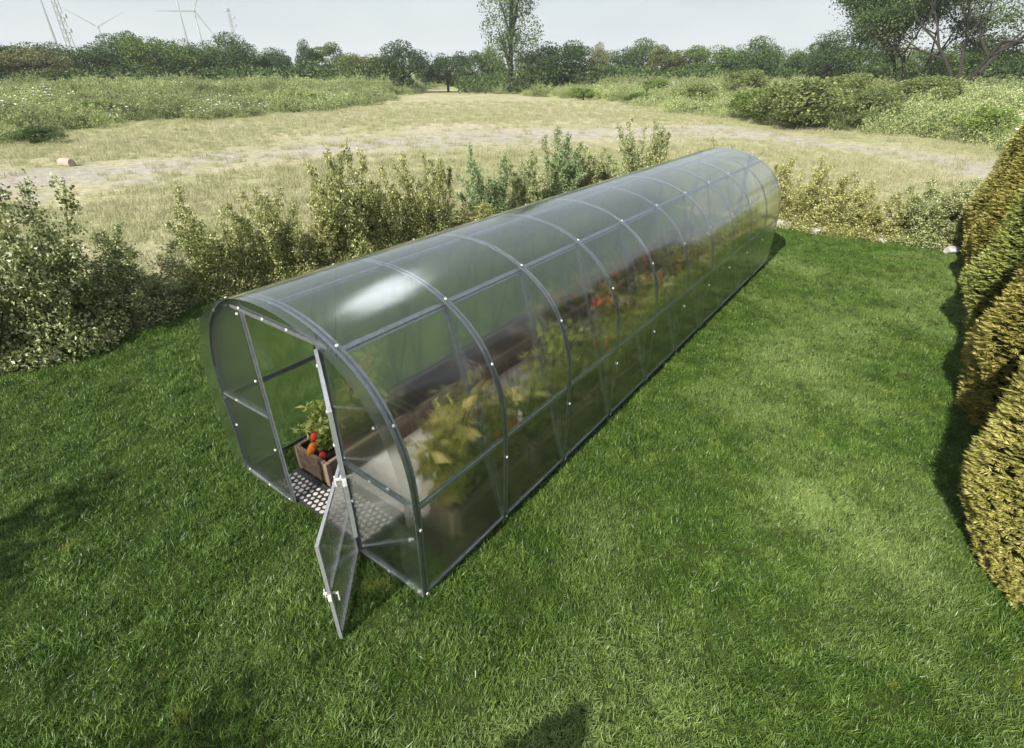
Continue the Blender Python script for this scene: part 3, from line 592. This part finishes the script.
# planters with pepper plants
M_pl = leafmat('pepper_leaves', (.13, .185, .035), (.34, .38, .10), (.52, .50, .20), .25, .4, .4)
def planter_proto():
    e = empty('planter'); W_, L_, H_ = .50, 1.12, .24; t_ = .028; f = MB()
    for s in (1, -1):
        for r0 in range(3):
            z = .05+H_/3*(r0+.5)-.05; f.box((s*(W_/2-t_/2), 0, z+.02), (t_, L_-.06, H_/3-.006)); f.box((0, s*(L_/2-t_/2), z+.02), (W_-.06, t_, H_/3-.006))
    f.build('planter_boards', M_wood, e); c = MB()
    for sx in (1, -1):
        for sy in (1, -1): c.box((sx*(W_/2-.02), sy*(L_/2-.02), H_/2+.02), (.05, .05, H_+.03), 0, None, .004)
    for s in (1, -1): c.box((s*(W_/2-.015), 0, H_+.031), (.035, L_-.1, .018)); c.box((0, s*(L_/2-.015), H_+.031), (W_-.1, .035, .018))
    c.build('planter_trim', M_wood_pale, e); MB().box((0, 0, H_-.07), (W_-.07, L_-.07, .05)).build('soil_fill', M_soil, e); return e
def plant_meshes(seed, H):
    r_ = np.random.default_rng(seed); P, O = [], []; sb = MB(); tips = []
    for i in range(10):
        a = i*.63+r_.uniform(-.3, .3); h = H*r_.uniform(.6, 1); sp = H*r_.uniform(.06, .26); b = np.array([0, 0, 0.]); tip = np.array([math.cos(a)*sp, math.sin(a)*sp, h])
        sb.tube([(0, 0, 0), tuple(tip*np.array([.4, .4, .55])), tuple(tip)], [.010, .007, .004], 5); tips.append(tip)
        for j in range(44):
            s = .15+.85*(j+r_.uniform())/44; c = tip*np.array([s**1.3, s**1.3, s]); th = r_.uniform(0, 6.28); P.append(c+r_.normal(size=3)*.02); O.append([math.cos(th)*1.5, math.sin(th)*1.5, .1])
    P, O = np.array(P), np.array(O); ml = leaf_mesh('foliage', P, r_, (.08, .15), (.42, .6), [M_pl], -.3, O); so_ = sb.build('stems', M_stem); ms_ = so_.data; bpy.data.objects.remove(so_); return ml, ms_, tips
def fruit_mesh(mat):
    bm = bmesh.new(); bmesh.ops.create_uvsphere(bm, u_segments=12, v_segments=10, radius=1)
    for v in bm.verts:
        a = math.atan2(v.co.y, v.co.x); k = 1+.10*math.cos(3*a); z = v.co.z; v.co.x *= .036*k*(1+.25*z); v.co.y *= .036*k*(1+.25*z); v.co.z = z*.055
    me_ = bpy.data.meshes.new('fruit'); bm.to_mesh(me_); bm.free(); me_.materials.append(mat); me_.polygons.foreach_set('use_smooth', np.full(len(me_.polygons), True)); return me_
FR = [fruit_mesh(M_red), fruit_mesh(M_orange)]
PLM = [plant_meshes(500+i, 1) for i in range(5)]
pp = planter_proto(); first = True
ordw = ['first', 'second', 'third', 'fourth', 'fifth', 'sixth', 'seventh', 'eighth']
PR = np.random.default_rng(77)
for side in (-1, 1):
    for k in range(8):
        y = .88+k*1.18+(0 if side < 0 else .25); x = -.62 if side < 0 else .76
        if y > 9.5: continue
        e = pp if first else copy_tree(pp); first = False; e.location = (x, y, .024); e.rotation_euler[2] = PR.normal(0, .02)
        tag(e, f'{ordw[k]} brown wooden planter box from the door in the {"left" if side<0 else "right"} row inside the greenhouse', 'planter', 'wooden planters inside the greenhouse')
        for q_ in range(2 if side < 0 else 3):
            if side < 0 and k in (1, 2, 6): continue
            H_ = PR.uniform(.32, .45) if side < 0 else PR.uniform(.8, 1.1)+.1*(k == 0)
            if side < 0 and k == 0: H_ = (.55, .80)[q_]
            pl = PLM[PR.integers(5)]; b = empty('pepper_plant', (x+PR.normal(0, .03), y-.10*(k == 0)+((q_-.5)*.46 if side < 0 else (q_-1)*.36), .21), PR.uniform(0, 6.28))
            tag(b, f'{("nearer", "farther")[q_] if side < 0 else ("nearest", "middle", "farthest")[q_]} leafy pepper plant in the {ordw[k]} planter of the {"left" if side<0 else "right"} row', 'plant', 'pepper plants in the greenhouse planters')
            tint = PR.uniform(.9, 1.25)+.22*(side > 0 and k < 2)+.3*(side < 0 and k == 0); yel = PR.uniform(.9, 1.25) if side > 0 else .95
            for nm, me_ in zip(('foliage', 'stems'), pl[:2]): c = mobj(nm, me_, b); wx = max(H_, .5)*(1.5 if side < 0 and k == 0 else 1.18 if k == 0 else 1.05); c.scale = (wx, wx, H_); c.color = (tint*yel, tint, tint*.9, 1)
            for f in range(4 if side < 0 and k == 0 else 2):
                tp = pl[2][PR.integers(len(pl[2]))]; s = PR.uniform(.45, .95); fm = FR[PR.integers(2)]
                c = mobj('fruit', fm, b); c.location = (tp[0]*s*H_+PR.normal(0, .05), tp[1]*s*H_+PR.normal(0, .05), tp[2]*s*H_-.05); c.rotation_euler = (PR.normal(0, .3), PR.normal(0, .3), PR.uniform(0, 6)); 
                if f < 2 and side < 0 and k == 0: c.data = FR[1-f]; c.scale = ((1.15, 1.15, 1.5), (1.0, 1.0, .9))[f]; c.location = ((.05, -.20, .14), (.16, -.16, .08))[f] if q_ == 0 else c.location; b.rotation_euler[2] = 0 if q_ == 0 else b.rotation_euler[2]

# ------------------------------------------------------------------ weedy banks (uncountable)
M_weed = leafmat('weed_leaves', (.17, .235, .075), (.36, .42, .165), (.54, .55, .31), .25, .6, .38, .12, False, .25)
M_flower = plain('white_blossom', (.72, .72, .66), .7, 0, .05, 5)
def weed(seed, H, Rr, nleaf, ln, flowers=0):
    r_ = np.random.default_rng(seed); P = []
    for s in range(26):
        a = r_.uniform(0, 6.283); b = Rr*math.sqrt(r_.uniform()); h = H*r_.uniform(.45, 1)*(1-.45*(b/Rr)**2); tt = r_.uniform(0.1, 1, nleaf//26); rad = .26*(1-tt*.75)*Rr/.8
        P.append(np.stack([b*math.cos(a)+r_.normal(size=len(tt))*rad*.7, b*math.sin(a)+r_.normal(size=len(tt))*rad*.7, h*tt], -1))
    P = np.concatenate(P); mi = np.zeros(len(P), int); D = unit(r_.normal(size=P.shape)+[0, 0, .4]); S = unit(np.cross(D, r_.normal(size=P.shape))); Ln = r_.uniform(*ln, len(P)); v, f = leaf_arrays(P, D, S, Ln, Ln*.55)
    if flowers:
        k = flowers; Q = np.stack([r_.normal(size=k)*Rr*.5, r_.normal(size=k)*Rr*.5, H*r_.uniform(.6, 1.02, k)], -1); D2 = unit(r_.normal(size=(k, 3))*[1, 1, .2]); S2 = unit(np.cross(D2, [0, 0, 1.])); L2 = np.full(k, .13); v2, f2 = leaf_arrays(Q, D2, S2, L2, L2*.9); f2 += len(v); v = np.concatenate([v, v2]); f = np.concatenate([f, f2]); mi = np.concatenate([mi, np.ones(k, int)])
    return bpy.data.objects.new('weed_clump', raw_mesh('weed_clump', v, f, [M_weed, M_flower], mi))
wd = [weed(700, 1.1, .9, 2400, (.05, .11)), weed(701, .8, 1.0, 2200, (.05, .10)), weed(702, 1.35, .8, 2400, (.05, .12)), weed(703, .7, .8, 1600, (.045, .09), 14), weed(704, 1.0, 1.0, 2400, (.05, .12))]
bden = np.where((ang > -95) & (ang < 24) & (bd > -1.5) & (dst < 150), np.interp(dst, [25, 60, 100, 150], [.85, .55, .32, .18]), 0)*np.clip(.55+.5*wav(co[:, 0], co[:, 1], .33)+smooth(2, 14, bd)*.5, .05, 1.3)
bden = bden*smooth(-1.5, 2, bd)
fattr(field.data, 'weeds', bden)
tag(scatter(field.data, 'weeds', wd, 'weeds', .6, 1.75, .08, 21), 'rank green weeds and wildflowers covering the banks of the field', 'weeds')

# ------------------------------------------------------------------ trees
M_tree = leafmat('tree_leaves', (.050, .085, .027), (.12, .175, .053), (.19, .24, .085), .2, .6, .3, 0, True, .25)
def crown_tree(seed, nl=9000, lobes=34, open_=0.0, leaf=(.018, .036), shape=(.5, .5, .5), cz=.55):
    """unit-height tree: crown of leaf clumps on limbs, about as wide as it is tall"""
    r_ = np.random.default_rng(seed); tb = MB(); tb.tube([(0, 0, -.02), (.01, .0, .25), (.0, .01, .55)], [.028, .02, .01], 7); P, O = [], []
    for i in range(lobes):
        d = unit(r_.normal(size=3)); d[2] = d[2]*.9+.1; rr_ = r_.uniform(.35, .8)**.6; c = d*rr_*np.array(shape)+np.array([0, 0, cz]); c[2] = max(c[2], .10); rl = r_.uniform(.10, .18)*(1-open_*.4)
        k = nl//lobes; q_ = unit(r_.normal(size=(k, 3)))*(r_.uniform(.35, 1, k)**.5)[:, None]*rl*np.array([1.15, 1.15, .8]); P.append(c+q_); O.append(unit(q_)*.8)
        if i % 2 == 0: st = np.array([0, 0, r_.uniform(.12, .45)]); tb.tube([tuple(st), tuple((st+c)/2+[0, 0, .03]), tuple(c)], [.010, .007, .003], 5)
    P = np.concatenate(P); O = np.concatenate(O); ml = leaf_mesh('crown', P, r_, leaf, (.55, .85), [M_tree], .2, O); to = tb.build('trunk', M_bark); mt_ = to.data; bpy.data.objects.remove(to); return ml, mt_
TV = [crown_tree(800, shape=(.46, .46, .44), cz=.5), crown_tree(801, 8500, 28, shape=(.5, .5, .40), cz=.48), crown_tree(802, 9000, 38, shape=(.42, .42, .46), cz=.5), crown_tree(803, 7500, 26, .3, shape=(.42, .42, .44), cz=.5)]
G1 = (.85, .95, .9, 1); G2 = (.68, .78, .8, 1); G3 = (1.25, 1.25, 1.0, 1); TAN = (1.85, 1.3, 1.6, 1); YG = (1.7, 1.4, 1.3, 1); DK = (.55, .64, .68, 1)
GRP = 'trees along the horizon beyond the field'
ROW = 'mid green tree in the unbroken dark row along the horizon'
TL = [ # px, top y, width px, distance, colour, variant, label
 (-95, 40, 60, 112, G1, 0, ROW), (-50, 38, 60, 108, G2, 1, ROW),
 (8, 36, 52, 110, DK, 0, 'dark rounded tree at the left end of the horizon'), (27, 41, 44, 104, TAN, 1, 'tan brown tree standing before the dark trees at the left'),
 (52, 45, 36, 118, G1, 2, ROW), (76, 42, 50, 108, G2, 1, 'low dark spreading tree right of the tan brown tree'), (106, 37, 40, 112, G1, 2, 'rounded green tree right of the low spreading one on the left'),
 (133, 30, 34, 116, G2, 3, 'tree with a ragged tip sticking up above the left woods'), (154, 31, 56, 106, G3, 0, 'broad light green tree, largest of the left woods'), (178, 34, 46, 112, G1, 1, 'green tree just right of the broad light green one'),
 (205, 43, 36, 116, G2, 0, ROW), (224, 35, 46, 108, G1, 2, 'tall rounded tree at the right end of the left woods'), (250, 46, 38, 118, G3, 1, ROW), (270, 50, 34, 112, G2, 2, ROW), (289, 53, 30, 106, DK, 0, 'small dark tree left of the narrow dark one'),
 (304, 42, 18, 108, DK, 2, 'narrow dark upright tree in the left half of the horizon'), (326, 41, 40, 112, (1.15, 1.1, 1.0, 1), 3, 'grey green tree with a feathery top right of the narrow dark one'), (345, 50, 26, 118, G2, 1, ROW), (360, 50, 38, 106, YG, 0, 'yellow green rounded tree left of the dark tree by the gap'),
 (383, 52, 26, 114, G2, 1, ROW), (401, 43, 50, 104, DK, 2, 'big dark tree at the left side of the gap where the track leaves'), (424, 58, 18, 125, G1, 1, 'low tree seen in the gap between the two dark trees'),
 (446, 47, 40, 106, DK, 0, 'dark round tree at the right side of the gap where the track leaves'), (472, 50, 32, 112, G1, 3, 'light green tree left of the tall thin one'), (492, 48, 26, 114, G3, 2, ROW),
 (533, 47, 30, 104, YG, 0, 'olive tan bush like tree right of the tall thin one'), (545, 44, 34, 112, G1, 1, ROW), (566, 34, 56, 102, DK, 0, 'large round dark tree at the middle of the horizon'),
 (600, 45, 20, 104, (2.1, 1.45, 1.9, 1), 2, 'slender yellowish tree right of the large round dark one'), (622, 46, 36, 114, G2, 1, ROW), (644, 41, 40, 112, G1, 2, 'tree with a small peak right of the slender yellowish one'), (668, 44, 38, 106, (1.3, 1.05, 1.0, 1), 3, 'brownish green tree amid the right part of the row'),
 (688, 42, 40, 114, G1, 0, ROW), (713, 41, 42, 110, G3, 1, ROW), (737, 44, 36, 112, G2, 0, ROW), (760, 39, 42, 100, G1, 2, 'rounded green tree standing before the right end of the row'), (788, 45, 38, 112, G3, 1, ROW), (812, 42, 38, 106, G1, 0, ROW), (838, 34, 42, 98, G2, 2, 'taller green tree beside the big spreading tree on the right'), (866, 40, 44, 108, G1, 1, ROW), (900, 42, 44, 112, G2, 0, ROW), (935, 44, 44, 104, G3, 1, ROW), (968, 42, 44, 110, G2, 2, ROW), (1002, 44, 44, 104, G1, 0, ROW), (1040, 42, 46, 110, G2, 1, ROW), (1085, 42, 46, 110, G1, 1, ROW),
]
for i, (px, py, wp, D, colr, v, lab) in enumerate(TL):
    p_ = at(px, py, D); gz = float(hz(np.array(p_.x), np.array(p_.y))); h = p_.z-gz+.3; dep = D/math.cos(R(0)); wid = wp/FPX*D*.80
    e = tag(empty('tree', (p_.x, p_.y, gz-.1), rng.uniform(0, 6.28)), lab, 'tree', GRP)
    for nm, me_ in zip(('crown', 'trunk'), TV[v]): c = mobj(nm, me_, e); c.scale = (wid*1.35, wid*1.35, h*1.02); c.color = colr

def branched(seed, H, spread, levels=4, leafsize=(.16, .32), clump=22, start=.12, stems=3, up=.7, leafprob=.9, clr=.35):
    """tree with visible forking limbs and leaf sprays at the twigs"""
    r_ = np.random.default_rng(seed); tb = MB(); P = []
    def grow(p, d, ln, rad, lv):
        k = 4; pts = [p]; q_ = p.copy(); dd = d.copy()
        for s in range(k): dd = unit(dd+r_.normal(size=3)*.10+np.array([0, 0, .03])); q_ = q_+dd*ln/k; pts.append(q_.copy())
        tb.tube([tuple(x) for x in pts], [rad*(1-.4*s/k) for s in range(k+1)], 6 if lv < 2 else 4)
        if lv >= 2:
            for x in pts[1:]:
                if r_.uniform() < leafprob: P.append(x+r_.normal(size=(clump, 3))*np.array([clr, clr, clr*.55])*H/10)
        if lv < levels:
            for c in range(r_.integers(2, 4)):
                a = unit(dd+r_.normal(size=3)*.55*np.array([1.25, 1.25, .75])*spread+np.array([0, 0, .12*up])); st = pts[-1] if c == 0 else pts[r_.integers(2, k+1)]; grow(np.array(st), a, ln*r_.uniform(.62, .85), rad*.58, lv+1)
    for s in range(stems):
        a = s*6.283/stems+r_.uniform(-.4, .4); d = unit(np.array([math.cos(a)*spread*.5, math.sin(a)*spread*.5, 1])) if stems > 1 else np.array([0, 0, 1.]); grow(np.array([.05*math.cos(a), .05*math.sin(a), -.1]), d, H*.34, H*.013, 0)
    P = np.concatenate(P); ml = leaf_mesh('crown', P, r_, leafsize, (.5, .8), [M_tree], .2); to = tb.build('trunk', M_bark); mt_ = to.data; bpy.data.objects.remove(to); return ml, mt_
def place_tree(meshes, px, D, scale, lab, colr, rz=0, grp='big trees at the right of the field'):
    p_ = at(px, 70, D); gz = float(hz(np.array(p_.x), np.array(p_.y))); e = tag(empty('tree', (p_.x, p_.y, gz-.1), rz), lab, 'tree', grp)
    for nm, me_ in zip(('crown', 'trunk'), meshes): c = mobj(nm, me_, e); c.scale = scale; c.color = colr
    return e
place_tree(branched(904, 10, 1.25, 5, (.11, .20), 30, stems=3, clr=.55, leafprob=.75), 905, 84, (1.55, 1.55, 1.45), 'dark spreading tree with dense crown overhanging the weeds on the right', (.62, .72, .72, 1), .6)
place_tree(branched(911, 11, 1.0, 5, (.09, .16), 7, stems=4, clr=.42, leafprob=.5), 968, 74, (1.4, 1.4, 1.5), 'open crowned tree with several bare dark limbs at the right edge', (1.15, 1.12, .95, 1), 2.1)
place_tree(branched(915, 9, 1.1, 5, (.09, .17), 14, stems=3, clr=.5), 1090, 80, (1.6, 1.6, 1.5), 'green tree just outside the right edge, its limbs reaching in', (.9, .95, .85, 1), 1.0)
place_tree(crown_tree(927, 9500, 30, .2, (.010, .019), (.19, .19, .52), .52), 510, 101, (19.5, 19.5, 19.5), 'tall thin airy tree rising above the middle of the horizon', (.95, 1.0, 1.0, 1), 0, 'single trees by the track')
# undergrowth at the foot of the woods
r_ = np.random.default_rng(61); k = 70000; a_ = np.radians(r_.uniform(-100, 32, k)); d_ = r_.uniform(97, 122, k); xx = VX+d_*np.sin(a_); yy = VY+d_*np.cos(a_); ok = np.abs(np.degrees(a_)+44) > 2.2
hh = 2.6+1.1*wav(xx, yy, .22); zz = hz(xx, yy)+np.clip(hh, .8, 5)*r_.uniform(0, 1, k)**.8; U = np.stack([xx, yy, zz], -1)[ok]
ug = mobj('undergrowth', leaf_mesh('undergrowth', U, r_, (.25, .5), (.55, .85), [M_tree], .2)); ug.color = (.85, .92, .85, 1); tag(ug, 'dark green undergrowth closing the foot of the woods along the horizon', 'undergrowth', kind='stuff')
# dark shrubs at the edge of the right bank
BM = crown_tree(830, 9000, 30, 0, (.022, .045), (.55, .55, .36), .42)
for px, D, h, wd_, colr, lab in [(815, 46, 4.1, 8.0, (1.75, 1.45, 1.6, 1), 'wide green bush with a shaded foot at the front of the right bank'), (880, 47, 3.4, 4.8, (1.5, 1.3, 1.4, 1), 'smaller dark bush right of the wide one on the bank'), (765, 50, 2.9, 5, (1.5, 1.5, 1.0, 1), 'lighter green bush left of the wide shaded one on the bank'),
    (640, 70, 1.7, 4.5, (1.3, 1.35, .9, 1), 'mid green bush on the bank behind the far end of the greenhouse'), (8, 41, 1.3, 3.0, (.9, .95, .9, 1), 'dark bush at the left picture edge beyond the meadow'), (165, 62, 1.3, 4, (1.3, 1.3, .9, 1), 'green bush amid the weeds of the left bank'), (985, 50, 1.6, 4.5, (1.8, 1.8, 1.3, 1), 'green bush below the open crowned tree'),
    (700, 62, 2.9, 5.5, (1.9, 1.6, 1.6, 1), 'yellow green bush on the bank above the far end of the roof'), (585, 78, 2.0, 5, (1.9, 1.9, 1.3, 1), 'yellow green bush at the track side of the right bank'), (930, 58, 3.3, 6, (1.9, 1.6, 1.7, 1), 'pale green thicket before the dark spreading tree'), (745, 70, 3.4, 6, (1.75, 1.5, 1.5, 1), 'taller yellow green bush deep in the right bank'), (655, 80, 2.2, 5, (1.6, 1.6, 1.2, 1), 'green bush deep in the right bank near the middle'), (850, 60, 3.5, 6, (1.9, 1.6, 1.6, 1), 'pale bush behind the wide shaded one on the bank'), (1010, 42, 2.3, 4, (1.9, 1.8, 1.3, 1), 'low yellow green bush at the right picture edge above the hedge'), (300, 68, 1.8, 5, (2.0, 1.9, 1.3, 1), 'yellow green bush near the right end of the left bank'), (90, 56, 1.7, 4.5, (1.8, 1.75, 1.3, 1), 'pale bush on the left part of the left bank')]:
    p_ = at(px, 70, D); gz = float(hz(np.array(p_.x), np.array(p_.y))); e = tag(empty('bush', (p_.x, p_.y, gz-.1), rng.uniform(0, 6)), lab, 'bush', 'bushes on the banks of the field')
    for nm, me_ in zip(('crown', 'stem'), BM): c = mobj(nm, me_, e); c.scale = (wd_*.8, wd_*.8, h); c.color = colr
# trees behind the viewpoint that shade the near lawn
place_far = [(-2.9, -6.6, 4.9, 'airy garden tree standing behind the viewpoint on the left', 3), (.1, -6.9, 4.9, 'airy garden tree standing straight behind the viewpoint', 3)]
AT = branched(940, 4.6, .8, 4, (.07, .14), 24, stems=1, clr=.3, leafprob=.55)
for x, y, h, lab, _ in place_far:
    e = tag(empty('tree', (x, y, 0)), lab, 'tree')
    for nm, me_ in zip(('crown', 'trunk'), AT): c = mobj(nm, me_, e); c.color = G1

# log lying in the meadow
p_ = at(62, 153, 30); lg = MB().tube([(-.26, 0, .16), (0, .02, .17), (.26, 0, .16)], [.17, .18, .16], 14).build('log', M_log); lg.location = (p_.x, p_.y, -.02); lg.rotation_euler[2] = .5
tag(lg, 'short pinkish brown log lying in the meadow on the left', 'log')

# ------------------------------------------------------------------ turbines and masts far away
def turbine(px, py, D, blade, rot, lab, yaw=0):
    hub = at(px, py, D); e = tag(empty('wind_turbine', (hub.x, hub.y, 0), math.atan2(hub.y-CAM.y, hub.x-CAM.x)-math.pi/2+yaw), lab, 'wind turbine', 'wind turbines beyond the woods'); k = D/900
    MB().tube([(0, 0, 0), (0, 0, hub.z/2), (0, 0, hub.z-1)], [1.4*k, 1.15*k, .8*k], 12).build('tower', M_tower, e, True)
    MB().box((0, 1.5*k, hub.z), (2.2*k, 6*k, 2.2*k), 0, None, .4*k).build('nacelle', M_tower, e)
    MB().tube([(0, -5.2*k, hub.z), (0, -3.9*k, hub.z), (0, -3.0*k, hub.z)], [.5*k, 1.4*k, 1.7*k], 12).build('hub', M_tower, e)
    for j in range(3):
        a = rot+j*2.0944; d = Vector((math.cos(a), 0, math.sin(a))); s = Vector((-d.z, 0, d.x)); b = MB(); sec = [(.5, .9), (.18, 2.3), (.6, 1.1), (1, .3)]
        pts = [(0, .6), (.15, 1.2), (.5, .8), (1, .25)]; ring = []
        for t_, wv_ in pts:
            c = Vector((0, -4*k, hub.z))+d*blade*t_; ring.append([b.bm.verts.new(c+s*wv_*k*u+Vector((0, .35*k*v, 0))) for u, v in ((-.6, 0), (0, 1), (1, 0), (0, -1))])
        for a0, a1 in zip(ring, ring[1:]):
            for q_ in range(4): b.bm.faces.new((a0[q_], a0[(q_+1) % 4], a1[(q_+1) % 4], a1[q_]))
        b.bm.faces.new(ring[0][::-1]); b.bm.faces.new(ring[-1]); b.build('blade', M_tower, e)
turbine(194, 11, 900, 44, R(62), 'wind turbine with raised blades above the left woods')
turbine(98, 27, 1500, 58, R(28), 'small faint wind turbine low above the left woods')
turbine(20, -55, 900, 44, R(95), 'wind turbine tower running out of the top left of the picture')
turbine(168, -32, 1100, 48, R(80), 'thin wind turbine tower left of the one with raised blades')
def mast(px, ytop, D, wd_, lab, arms):
    t_ = at(px, ytop, D); e = tag(empty('lattice_mast', (t_.x, t_.y, 0), .4), lab, 'mast', 'lattice masts beyond the woods'); b = MB(); H = t_.z; k = wd_
    for sx in (-1, 1):
        for sy in (-1, 1): b.tube([(sx*k, sy*k, 0), (sx*k*.5, sy*k*.5, H)], [.16*k, .10*k], 5)
    nseg = 14
    for i in range(nseg):
        z0, z1 = H*i/nseg, H*(i+1)/nseg; f0, f1 = 1-.5*i/nseg, 1-.5*(i+1)/nseg
        for (ax, ay, bx, by) in ((-1, -1, 1, -1), (1, -1, 1, 1), (1, 1, -1, 1), (-1, 1, -1, -1)): b.tube([(ax*k*f0, ay*k*f0, z0), (bx*k*f1, by*k*f1, z1)], [.09*k, .09*k], 4)
    b.build('mast_frame', M_tower, e)
    for z, s in arms: MB().box((s*k*1.6, 0, H*z), (k*2.6, k*.7, k*1.3), 0, None, .1*k).build('antenna', M_tower, e)
mast(228, 8, 620, 1.5, 'slim lattice mast with small antennas right of the turbines', [(.86, 1), (.74, 1), (.97, -1)])
mast(38, -45, 420, 1.5, 'thick lattice mast with dishes at the top left of the picture', [(.52, 1), (.40, 1)])

# ------------------------------------------------------------------ air
hm = bpy.data.materials.new('haze'); hm.use_nodes = True; t = hm.node_tree; t.nodes.clear(); o = t.nodes.new('ShaderNodeOutputMaterial'); pv = t.nodes.new('ShaderNodeVolumePrincipled')
pv.inputs['Color'].default_value = (.86, .91, .95, 1); pv.inputs['Density'].default_value = .00042; pv.inputs['Anisotropy'].default_value = .0; t.links.new(pv.outputs[0], o.inputs['Volume'])
hb = MB().box((0, 0, 79), (8200, 8200, 164)).build('haze', hm); tag(hb, kind='stuff', label='thin pale summer haze softening the far trees', cat='haze')
